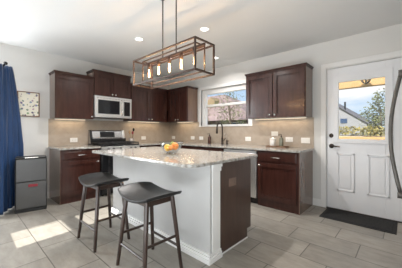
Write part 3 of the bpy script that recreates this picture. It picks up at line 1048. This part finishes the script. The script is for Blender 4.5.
# utensil crock right of the range
cc = (0.22, -1.245, ct)
t = Thing('utensil_crock', cc, 'grey utensil crock on the worktop right of the range', 'crock')
t.part('crock', MB().lathe([(0.045, 0), (0.05, 0.004), (0.052, 0.12), (0.047, 0.12), (0.044, 0.01), (0, 0.01)], cc, 22), M['steel_cup'], smooth=True)
for k, (dx, dy, h, kind, lab) in enumerate(((0.02, -0.03, 0.26, 'beech', 'wooden spoon leaning left in the utensil crock'),
                                            (0.02, 0.01, 0.25, 'red', 'red spatula standing mid in the utensil crock'),
                                            (-0.02, 0.035, 0.32, 'black', 'black ladle leaning right in the utensil crock'))):
    a = Vector((cc[0] + dx * 0.4, cc[1] + dy * 0.4, ct + 0.0145))
    b = Vector((cc[0] + dx, cc[1] + dy * 1.9, ct + h))
    nm = ('wooden_spoon', 'spatula', 'ladle')[k]
    t = Thing(nm, a, lab, nm.replace('_', ' '), 'utensils in the crock')
    t.part('shaft', MB().tube([a, a.lerp(b, 0.82)], 0.005, 8), M[kind if kind != 'red' else 'beech'], smooth=True)
    t.part('head', MB().sphere(a.lerp(b, 0.92), 0.026, 0.35, 0.9, 1.35), M[kind], smooth=True)

# fruit bowl
bc = (2.515, -2.06, ct)
t = Thing('fruit_bowl', bc, 'clear glass bowl of fruit on the island worktop', 'bowl')
t.part('glass_bowl', MB().lathe([(0.0, 0.0), (0.05, 0.0), (0.055, 0.006), (0.075, 0.02), (0.112, 0.068), (0.142, 0.140), (0.137, 0.141), (0.108, 0.070), (0.070, 0.026), (0.045, 0.014), (0.0, 0.013)], bc, 32),
       M['bowl'], smooth=True)


def fruit(name, c, r, m, label, cat, sx=1, sy=1, sz=1, rot=None):
    t = Thing(name, (c[0], c[1], c[2] - r), label, cat, 'fruit in the glass bowl')
    t.part('flesh', MB().sphere(c, r, sx, sy, sz, rot), M[m], smooth=True)
    d = Vector((0, 0, r * sz)) if rot is None else rot @ Vector((0, 0, r * sz))
    t.part('stem_end', MB().sphere(Vector(c) + d * 0.985, 0.006, 1, 1, 0.5, rot, 10, 6), M['lime'], smooth=True)
    return t


Rt = Matrix.Rotation
cx, cy, cz = bc
fruit('mango', (cx - 0.050, cy - 0.022, cz + 0.076), 0.036, 'mango', 'yellow oval fruit at the left of the glass bowl', 'fruit', 0.95, 0.95, 1.3, Rt(1.2, 3, 'Y') @ Rt(0.2, 3, 'X'))
fruit('mango', (cx - 0.002, cy - 0.052, cz + 0.056), 0.027, 'mango', 'yellow-orange oval fruit low at the front of the bowl', 'fruit', 0.95, 0.95, 1.25, Rt(1.35, 3, 'Y'))
fruit('orange', (cx + 0.044, cy + 0.020, cz + 0.088), 0.044, 'orange', 'large orange high on the right of the glass bowl', 'fruit')
fruit('orange', (cx + 0.050, cy - 0.046, cz + 0.074), 0.029, 'orange', 'small orange at the right front of the glass bowl', 'fruit')
fruit('lime', (cx - 0.038, cy + 0.056, cz + 0.098), 0.037, 'lime', 'green fruit at the back of the glass bowl', 'fruit', 1, 1, 1.1)


# ------------------------------------------------------------------ stools
def make_stool(label):
    e = Thing('bar_stool', (0, 0, 0), label, 'stool', 'saddle bar stools at the island')
    HX, HY, ZS = 0.264, 0.200, 0.622
    n = 20

    def outline(u, v):
        # squircle plan from the unit square
        a, b = 2 * u - 1, 2 * v - 1
        k = 0.13
        x = a * (1 - k * b * b * abs(a) ** 2)
        y = b * (1 - k * a * a * abs(b) ** 2)
        return x * HX, y * HY

    def top(u, v):
        x, y = outline(u, v)
        return (x, y, ZS + 0.050 * (abs(x) / HX) ** 2.2 - 0.008 * (abs(y) / HY) ** 3)

    def under(u, v):
        x, y = outline(u, v)
        return (x * 0.97, y * 0.96, ZS - 0.030 + 0.052 * (abs(x) / HX) ** 2.2)
    s = MB()
    s.grid(top, n, n)
    s.grid(under, n, n)
    # close the rim between the two sheets
    s.bm.verts.ensure_lookup_table()
    off = (n + 1) * (n + 1)
    idx = [(i, 0) for i in range(n)] + [(n, j) for j in range(n)] + [(i, n) for i in range(n, 0, -1)] + [(0, j) for j in range(n, 0, -1)]
    vt_ = list(s.bm.verts)
    for k in range(len(idx)):
        a, b = idx[k], idx[(k + 1) % len(idx)]
        p, q = a[0] * (n + 1) + a[1], b[0] * (n + 1) + b[1]
        s.bm.faces.new((vt_[p], vt_[q], vt_[off + q], vt_[off + p]))
    e.part('seat', s, M['seat'], smooth=True, bevel=0.006)
    e.part('seat_frame', MB().box(-0.155, 0.155, -0.125, -0.100, 0.565, 0.597).box(-0.155, 0.155, 0.100, 0.125, 0.565, 0.597)
           .box(-0.160, -0.135, -0.10, 0.10, 0.565, 0.610).box(0.135, 0.160, -0.10, 0.10, 0.565, 0.610), M['walnut'], bevel=0.003)
    tops = {}
    for sx in (-1, 1):
        for sy in (-1, 1):
            a = Vector((sx * 0.158, sy * 0.122, 0.607))
            b = Vector((sx * 0.212, sy * 0.178, 0.0))
            tops[sx, sy] = (a, b)
            e.part('leg', MB().tube([a, a.lerp(b, 0.5), b], [0.0195, 0.018, 0.0145], 8), M['walnut'])

    def at(sx, sy, z):
        a, b = tops[sx, sy]
        return a.lerp(b, (a.z - z) / (a.z - b.z))
    for sy in (-1, 1):
        e.part('stretcher', MB().tube([at(-1, sy, 0.185), at(1, sy, 0.185)], 0.011, 8), M['walnut'])
    for sx in (-1, 1):
        e.part('stretcher', MB().tube([at(sx, -1, 0.275), at(sx, 1, 0.275)], 0.011, 8), M['walnut'])
    return e.e


st = make_stool('black saddle-seat bar stool farther from the camera, left of the other')
st.location = (2.158, -2.700, 0)
st2 = copy_tree(st)
st2['label'] = 'black saddle-seat bar stool nearest the camera, at the island corner'
st2.location = (2.938, -2.655, 0)
st2.rotation_euler = (0, 0, -0.03)

# ------------------------------------------------------------------ linear cage pendant
PX0, PX1 = 2.365, 3.298
PY0, PY1 = -2.464, -2.225
PZ0, PZ1 = 1.653, 1.912
pt = Thing('pendant_light', ((PX0 + PX1) / 2, (PY0 + PY1) / 2, PZ0), 'bronze rectangular cage pendant with five bulbs hanging over the island', 'pendant light')


def cage(x0, x1, y0, y1, z0, z1, t):
    b = MB()
    h = t / 2
    for y in (y0, y1):
        for z in (z0, z1):
            b.box(x0 - h, x1 + h, y - h, y + h, z - h, z + h)
    for x in (x0, x1):
        for z in (z0, z1):
            b.box(x - h, x + h, y0 + h, y1 - h, z - h, z + h)
        for y in (y0, y1):
            b.box(x - h, x + h, y - h, y + h, z0 + h, z1 - h)
    return b


pt.part('outer_frame', cage(PX0, PX1, PY0, PY1, PZ0, PZ1, 0.0135), M['pendant'])
pyc = (PY0 + PY1) / 2
pt.part('inner_frame', cage(PX0 + 0.085, PX1 - 0.055, pyc - 0.058, pyc + 0.058, PZ0 + 0.028, PZ1 - 0.010, 0.0095), M['pendant'])
pt.part('socket_bar', MB().box(PX0, PX1, pyc - 0.009, pyc + 0.009, PZ1 - 0.03, PZ1 - 0.012), M['pendant'])
for x in (2.723, 2.931):
    pt.part('hanging_rod', MB().tube([(x, pyc, PZ1 - 0.012), (x, pyc, CZ - 0.0061)], 0.0065, 10), M['rod'], smooth=True)
pt.part('ceiling_canopy', MB().prism(rounded_rect(2.70, 2.955, pyc - 0.06, pyc + 0.02, (0.02,) * 4), 'z', CZ - 0.006, CZ - 0.001), M['rod'])
for x in (2.483, 2.656, 2.829, 3.002, 3.175):
    sk = pt.part('lamp_socket', MB().lathe([(0.017, -0.002), (0.019, -0.05), (0.0, -0.05)], (x, pyc, PZ1 - 0.028), 16), M['pendant'], smooth=True)
    zb = PZ1 - 0.079
    bu = pt.part('bulb', MB().lathe([(0.013, 0.0), (0.014, -0.02), (0.020, -0.05), (0.0215, -0.075), (0.016, -0.098), (0.0, -0.108)], (x, pyc, zb), 16), M['bulb_glass'], smooth=True)
    fl = MB()
    for k in range(4):
        a = k * PI / 2
        fl.tube([(x + 0.004 * math.cos(a), pyc + 0.004 * math.sin(a), zb - 0.012), (x + 0.009 * math.cos(a), pyc + 0.009 * math.sin(a), zb - 0.088)], 0.0022, 6)
    pt.part('filament', fl, M['filament'], parent=bu)
    ld = bpy.data.lights.new('bulb_light', 'POINT')
    ld.energy = 4.5
    ld.color = (1.0, 0.62, 0.30)
    ld.shadow_soft_size = 0.01
    lo = bpy.data.objects.new('bulb_light', ld)
    COL.objects.link(lo)
    lo.parent = pt.e
    lo.location = Vector((x, pyc, zb - 0.055)) - pt.loc

# ------------------------------------------------------------------ recessed ceiling lights
for (x, y), lab, on in zip(((1.682, -1.971), (2.598, -1.562), (1.98, -0.566)),
                           ('round recessed ceiling light left of the pendant rods',
                            'round recessed ceiling light right of the pendant rods',
                            'small far recessed ceiling light behind the pendant frame'), (1, 1, 1)):
    t = Thing('recessed_light', (x, y, CZ - 0.012), lab, 'ceiling light', 'recessed ceiling lights')
    t.part('trim_ring', MB().tube([(x + 0.056 * math.cos(a), y + 0.056 * math.sin(a), CZ - 0.006) for a in [2 * PI * k / 28 for k in range(28)]], 0.0055, 8, closed=True), M['trim'], smooth=True)
    t.part('lens', MB().lathe([(0.050, -0.008), (0.050, -0.001), (0, -0.001)], (x, y, CZ), 28), M['led'])
    ld = bpy.data.lights.new('recessed_lamp', 'AREA')
    ld.shape = 'DISK'
    ld.size = 0.08
    ld.energy = 20 if y < -1 else 8
    ld.spread = 2.6
    ld.color = (1.0, 0.97, 0.94)
    lo = bpy.data.objects.new('recessed_lamp', ld)
    COL.objects.link(lo)
    lo.parent = t.e
    lo.location = (0, 0, -0.002)


# ------------------------------------------------------------------ under-cabinet light strips
def strip(F, u0, u1, label, e):
    t = Thing('light_strip', F((u0 + u1) / 2, 0.10, UB - 0.014), label, 'under-cabinet light', 'strips under the wall cabinets')
    t.part('housing', MB().fbox(F, u0, u1, 0.085, 0.115, UB - 0.008, UB - 0.001), M['white_plastic'])
    t.part('diffuser', MB().fbox(F, u0 + 0.01, u1 - 0.01, 0.088, 0.112, UB - 0.0125, UB - 0.0085), M['strip'])
    ld = bpy.data.lights.new('strip_lamp', 'AREA')
    ld.shape = 'RECTANGLE'
    a, b = Vector(F(u0, 0, 0)), Vector(F(u1, 0, 0))
    ld.size, ld.size_y = (abs(b.x - a.x) or 0.024), (abs(b.y - a.y) or 0.024)
    ld.energy = e * 0.4
    ld.color = (1.0, 0.80, 0.56)
    lo = bpy.data.objects.new('strip_lamp', ld)
    COL.objects.link(lo)
    lo.parent = t.e
    lo.location = (0, 0, -0.003)


strip(FL, YL + 0.05, Y2 - 0.06, 'light strip under the wall cabinet left of the microwave', 2.0)
strip(FL, Y3 + 0.06, -0.42, 'light strip under the wall cabinet right of the microwave', 2.6)
strip(FB, 0.40, 0.95, 'light strip under the corner wall cabinet left of the window', 2.2)
strip(FB, 2.52, XR - 0.06, 'light strip under the wall cabinet right of the window', 2.8)

# ------------------------------------------------------------------ left end: picture, curtain, bin
t = Thing('picture', (0.0, -2.978, 1.39), 'brown-framed print of small drawings on the left wall', 'picture')
p0, p1, q0, q1 = -3.125, -2.832, 1.388, 1.792
t.part('picture_frame', MB().box(0.001, 0.02, p0, p0 + 0.013, q0, q1).box(0.001, 0.02, p1 - 0.013, p1, q0, q1)
       .box(0.001, 0.02, p0 + 0.013, p1 - 0.013, q0, q0 + 0.013).box(0.001, 0.02, p0 + 0.013, p1 - 0.013, q1 - 0.013, q1), M['frame_wood'], bevel=0.002)
t.part('print', MB().box(0.001, 0.012, p0 + 0.013, p1 - 0.013, q0 + 0.013, q1 - 0.013), M['print'])

RZ = 2.055
t = Thing('curtain_rod', (0.0, -3.36, RZ), 'black curtain rod with end finial at the left edge', 'curtain rod')
t.part('rod', MB().tube([(0.012, -3.36, RZ), (0.60, -3.33, RZ)], 0.011, 12), M['black'], smooth=True)
t.part('finial', MB().lathe([(0.0, -0.002), (0.02, 0.0), (0.023, 0.025), (0.018, 0.045), (0.0, 0.05)], (0.60, -3.33, RZ), 16, 'x'), M['black'], smooth=True)
t.part('wall_flange', MB().lathe([(0.035, 0.001), (0.035, 0.012), (0.0, 0.013)], (0.0, -3.36, RZ), 18, 'x'), M['black'], smooth=True)


def curtain_pt(u, v):
    # u along the rod towards the room, v downwards; folds deepen and the cloth flares as it falls
    def path(a, b, c):
        a, b, c = Vector(a), Vector(b), Vector(c)
        return a.lerp(b, u * 2) if u < 0.5 else b.lerp(c, u * 2 - 1)
    top = path((0.10, -3.205, 0), (0.30, -3.285, 0), (0.60, -3.40, 0))
    bot = path((0.07, -3.075, 0), (0.29, -3.275, 0), (0.64, -3.44, 0))
    k = min(1, v * 1.8) ** 0.8
    p = top.lerp(bot, k)
    am = 0.012 + 0.018 * min(1, v * 3)
    ph = u * 2 * PI * 5.2 + 0.5 * math.sin(3 * v)
    d = math.sin(ph) + 0.22 * math.sin(2.3 * ph + 4 * v)
    nrm = Vector((0.45, 0.89, 0))
    p = p + nrm * am * d
    p.x += 0.012 * math.sin(ph * 0.5 + 2 * v)
    z = RZ - 0.015 + 0.09 * (1 - u) * (1 - v) ** 2 + 0.010 * math.cos(ph * 2) * (1 - v) - v * (RZ - 0.035)
    return (p.x, p.y, z)


cu = MB().grid(curtain_pt, 110, 40).build('curtain', M['curtain'], smooth=True)
sm = cu.modifiers.new('thickness', 'SOLIDIFY')
sm.thickness = 0.004
tag(cu, 'deep blue pleated curtain hanging at the left edge behind the bin', 'curtain')

th = math.radians(-10)
t = Thing('recycling_bin', (0.461, -3.024, 0), 'tall graphite two-compartment bin between the curtain and base cabinet', 'bin')
L = t.loc
bw, bd, bh = 0.186, 0.150, 0.775
t.part('shell', MB().box(L.x - bd, L.x + bd - 0.022, L.y - bw, L.y + bw, 0.012, bh - 0.02), M['can_black'], bevel=0.015)
t.part('base', MB().box(L.x - bd + 0.01, L.x + bd - 0.01, L.y - bw + 0.005, L.y + bw - 0.005, 0.0, 0.045), M['can_black'], bevel=0.006)
lid = t.part('lid', MB().box(L.x - bd, L.x + bd - 0.02, L.y - bw + 0.002, L.y + bw - 0.002, bh - 0.019, bh), M['can_black'], bevel=0.008)
t.part('lid_handle', MB().box(L.x + bd - 0.05, L.x + bd + 0.004, L.y - 0.075, L.y + 0.085, bh - 0.010, bh + 0.004), M['nickel'], parent=lid, bevel=0.005)['label'] = 'silver lid handle'
t.part('upper_front', MB().box(L.x + bd - 0.0215, L.x + bd - 0.002, L.y - bw + 0.016, L.y + bw - 0.010, 0.435, bh - 0.024), M['can_grey'], bevel=0.006)
lo_ = t.part('drawer_front', MB().box(L.x + bd - 0.0215, L.x + bd - 0.002, L.y - bw + 0.016, L.y + bw - 0.010, 0.055, 0.424), M['can_grey'], bevel=0.006)
dh_ = t.part('drawer_handle', MB().box(L.x + bd - 0.0018, L.x + bd + 0.012, L.y - 0.035, L.y + 0.075, 0.355, 0.392), M['red'], parent=lo_, bevel=0.006)
dh_['label'] = 'dark red drawer handle with pale lettering'
t.e.rotation_euler = (0, 0, th)

# ------------------------------------------------------------------ door mat
t = Thing('door_mat', (4.08, -0.24, 0), 'black rectangular mat on the floor at the exterior door', 'mat')
a = (3.688, 4.475, -0.468, -0.022)
t.part('pile', MB().box(a[0] + 0.035, a[1] - 0.035, a[2] + 0.035, a[3] - 0.035, 0.0, 0.010), M['mat'])
t.part('rubber_border', MB().box(a[0], a[1], a[2], a[2] + 0.035, 0, 0.007).box(a[0], a[1], a[3] - 0.035, a[3], 0, 0.007)
       .box(a[0], a[0] + 0.035, a[2] + 0.035, a[3] - 0.035, 0, 0.007).box(a[1] - 0.035, a[1], a[2] + 0.035, a[3] - 0.035, 0, 0.007), M['mat_rim'], bevel=0.002)

# ------------------------------------------------------------------ outside: porch, yard, neighbours
GZ = -0.12
struct('ground', MB().box(-40, 40, 0.125, 60, GZ - 0.2, GZ), M['lawn'], 'dry lawn outside')
struct('porch_slab', MB().box(2.9, 6.2, 0.125, 2.6, GZ + 0.0005, -0.02), M['patio'])
t = Thing('porch', (4.5, 2.2, -0.02), 'tan porch frame of header beam, posts and rail outside the door', 'porch')
t.part('header_beam', MB().box(2.9, 6.2, 2.15, 2.30, 2.115, 2.40), M['tan'], bevel=0.005)
for x in (2.95, 4.285, 6.1):
    t.part('post', MB().box(x - 0.04, x + 0.05, 2.18, 2.27, -0.0195, 2.115), M['tan'], bevel=0.004)
t.part('top_rail', MB().box(2.99, 4.245, 2.19, 2.26, 0.955, 1.03), M['tan'], bevel=0.004)
t.part('bottom_rail', MB().box(2.99, 4.245, 2.20, 2.25, 0.08, 0.14), M['tan'], bevel=0.004)
bal = MB()
for k in range(11):
    x = 3.05 + 0.11 * k
    bal.box(x - 0.015, x + 0.015, 2.21, 2.24, 0.14, 0.955)
t.part('balusters', bal, M['tan'])
lx, ly, lz = 3.942, 1.95, 2.275
t = Thing('porch_lamp', (lx, ly, lz), 'black wire half-dome lamp under the porch beam', 'lamp')
cg = MB()
R_ = 0.092
cg.tube([(lx + R_ * math.cos(2 * PI * k / 24), ly + R_ * math.sin(2 * PI * k / 24), lz) for k in range(24)], 0.010, 8, closed=True)
for j in range(4):
    a = PI * j / 4
    cg.tube([(lx + R_ * math.cos(q) * math.cos(a), ly + R_ * math.cos(q) * math.sin(a), lz - R_ * 1.5 * math.sin(q)) for q in [PI * k / 14 for k in range(15)]], 0.0075, 6)
t.part('wire_cage', cg, M['black'])
t.part('globe', MB().sphere((lx, ly, lz - 0.01), 0.062), M['ceramic'], smooth=True)
t.part('bracket', MB().tube([(lx, ly, lz + 0.04), (lx, ly, 2.36)], 0.012).box(lx - 0.012, lx + 0.012, ly - 0.012, 2.1505, 2.35, 2.375)
       .box(lx - R_, lx + R_, ly - 0.006, ly + 0.006, lz - 0.004, lz + 0.008), M['black'])

# grey neighbour house with a gable towards us
t = Thing('neighbour_house', (-3.0, 24, GZ), 'grey gabled house seen through the door glass', 'house')
hx, hz = -2.6, 5.15
prof = [(-7.2, GZ), (2.2, GZ), (2.2, 1.73), (hx, hz), (-7.2, 1.88)]
t.part('wall', MB().prism(prof, 'y', 20.0, 30.0), M['siding'])
rp = MB()
for ax, az in ((2.75, 1.34), (-7.75, 1.49)):
    rp.prism([(hx, hz + 0.02), (ax, az + 0.02), (ax, az + 0.10), (hx, hz + 0.10)], 'y', 19.85, 30.3)
t.part('roof', rp, M['roof'])
wq = t.part('window', MB().box(0.12, 0.66, 19.95, 19.995, 1.87, 2.27), M['navy'])
t.part('vent_pipe', MB().tube([(0.31, 21.0, 2.7), (0.31, 21.0, 3.9)], 0.075, 10), M['black'])
# brown shingled house beyond the kitchen window
t = Thing('neighbour_house', (-6.0, 11, GZ), 'mauve brick house with brown shingled roof beyond the kitchen window', 'house')
t.part('wall', MB().box(-9.8, -2.1, 8.6, 14, GZ, 1.98), M['brick'])
hr = MB()
hv = [hr.bm.verts.new(p) for p in ((-10.2, 8.0, 1.85), (-2.0, 8.0, 1.85), (-2.0, 14.6, 1.85), (-10.2, 14.6, 1.85), (-10.2, 11.3, 4.2), (-6.6, 11.3, 4.2))]
for f in ((0, 1, 5, 4), (1, 2, 5), (2, 3, 4, 5), (3, 0, 4), (3, 2, 1, 0)):
    hr.bm.faces.new([hv[k] for k in f])
t.part('roof', hr, M['brown_roof'])
t.part('dormer', MB().prism([(-7.1, 3.0), (-6.3, 3.0), (-6.3, 3.45), (-6.7, 3.8), (-7.1, 3.45)], 'y', 9.6, 11.0), M['fence'])
for x in (-7.6, -3.6):
    w = t.part('window', MB().box(x - 0.5, x + 0.5, 8.55, 8.595, 0.9, 1.75), M['trim'])
    t.part('pane', MB().box(x - 0.44, x + 0.44, 8.53, 8.549, 0.96, 1.69), M['navy'], parent=w)


def tree(name, x, y, h, crown, n, size, leaf, label, group=None, seedless=0.3):
    t = Thing(name, (x, y, GZ), label, 'tree', group)
    tr = MB()
    tr.tube([(x, y, GZ), (x + 0.03, y, h * 0.35), (x - 0.02, y, h * 0.75)], [0.07, 0.055, 0.03], 8)
    t.part('trunk', tr, M['bark'])
    br = MB()
    bk = 2.2 if n == 500 else 1.0
    tips = []
    for k in range(16):
        a = k * 2.4
        z0 = h * (0.25 + 0.45 * k / 16)
        L_ = crown * random.uniform(0.6, 1.0)
        tip = Vector((x + L_ * math.cos(a), y + L_ * math.sin(a), z0 + L_ * random.uniform(0.5, 1.1)))
        br.tube([(x, y, z0), ((x + tip.x) / 2, (y + tip.y) / 2, z0 + (tip.z - z0) * 0.4), tip], [0.022 * bk, 0.014 * bk, 0.006 * bk], 6)
        tips.append(tip)
    tips.append(Vector((x, y, h * 0.9)))
    t.part('branches', br, M['bark'])

    def pt_():
        tp = random.choice(tips)
        b = Vector((x, y, tp.z - 0.3)).lerp(tp, random.uniform(0.35, 1.08))
        return b + Vector((random.gauss(0, 1), random.gauss(0, 1), random.gauss(0, 1))) * crown * 0.17
    f = t.part('foliage', MB().leaves(n, pt_, size), leaf)
    f['kind'] = 'stuff'
    return t


tree('yard_tree', 3.87, 6.7, 2.75, 0.64, 1900, 0.05, M['leaf'], 'olive-green yard tree at the right of the door glass')
tree('yard_tree', -2.75, 6.6, 3.7, 1.0, 900, 0.05, M['leaf'], 'sparse green tree at the right of the kitchen window')
tree('yard_tree', -4.9, 6.4, 3.3, 0.95, 500, 0.045, M['leaf_pale'], 'thin half-bare tree at the left of the kitchen window')

# hedge, block border and fence across the yard
hg = Thing('hedge', (3.0, 5.2, GZ), 'yellow-green clipped hedge across the yard', 'hedge')
hf = MB()
hf.leaves(5200, lambda: (random.uniform(0.4, 5.6), 5.2 + random.uniform(-0.25, 0.25), GZ + 1.40 * random.random() ** 0.7 + 0.02), 0.055)
q = hg.part('foliage', hf, M['hedge'])
q['kind'] = 'stuff'
hg.part('stems', MB().box(0.5, 5.5, 5.12, 5.28, GZ, 1.0), M['bark'])
bl = MB()
random.seed(3)
wx = 0.4
while wx < 5.8:
    w_ = random.uniform(0.24, 0.4)
    bl.box(wx, wx + w_ - 0.015, 4.25, 4.5, GZ, 0.985 + random.uniform(-0.02, 0.02))
    wx += w_
tag(bl.build('garden_wall', M['block'], off=(3.0, 4.4, GZ), bevel=0.012), 'low pale block garden wall in front of the hedge', 'wall')
fn = Thing('yard_fence', (-3, 7.6, GZ), 'brown board fence below the kitchen window view', 'fence')
fb2 = MB()
for k in range(34):
    fb2.box(-9.5 + k * 0.3, -9.22 + k * 0.3, 7.6, 7.63, GZ + 0.03, 1.35)
fn.part('boards', fb2, M['fence'])
fn.part('rails', MB().box(-9.5, 0.7, 7.632, 7.68, 0.2, 0.28).box(-9.5, 0.7, 7.632, 7.68, 1.0, 1.08), M['fence'])
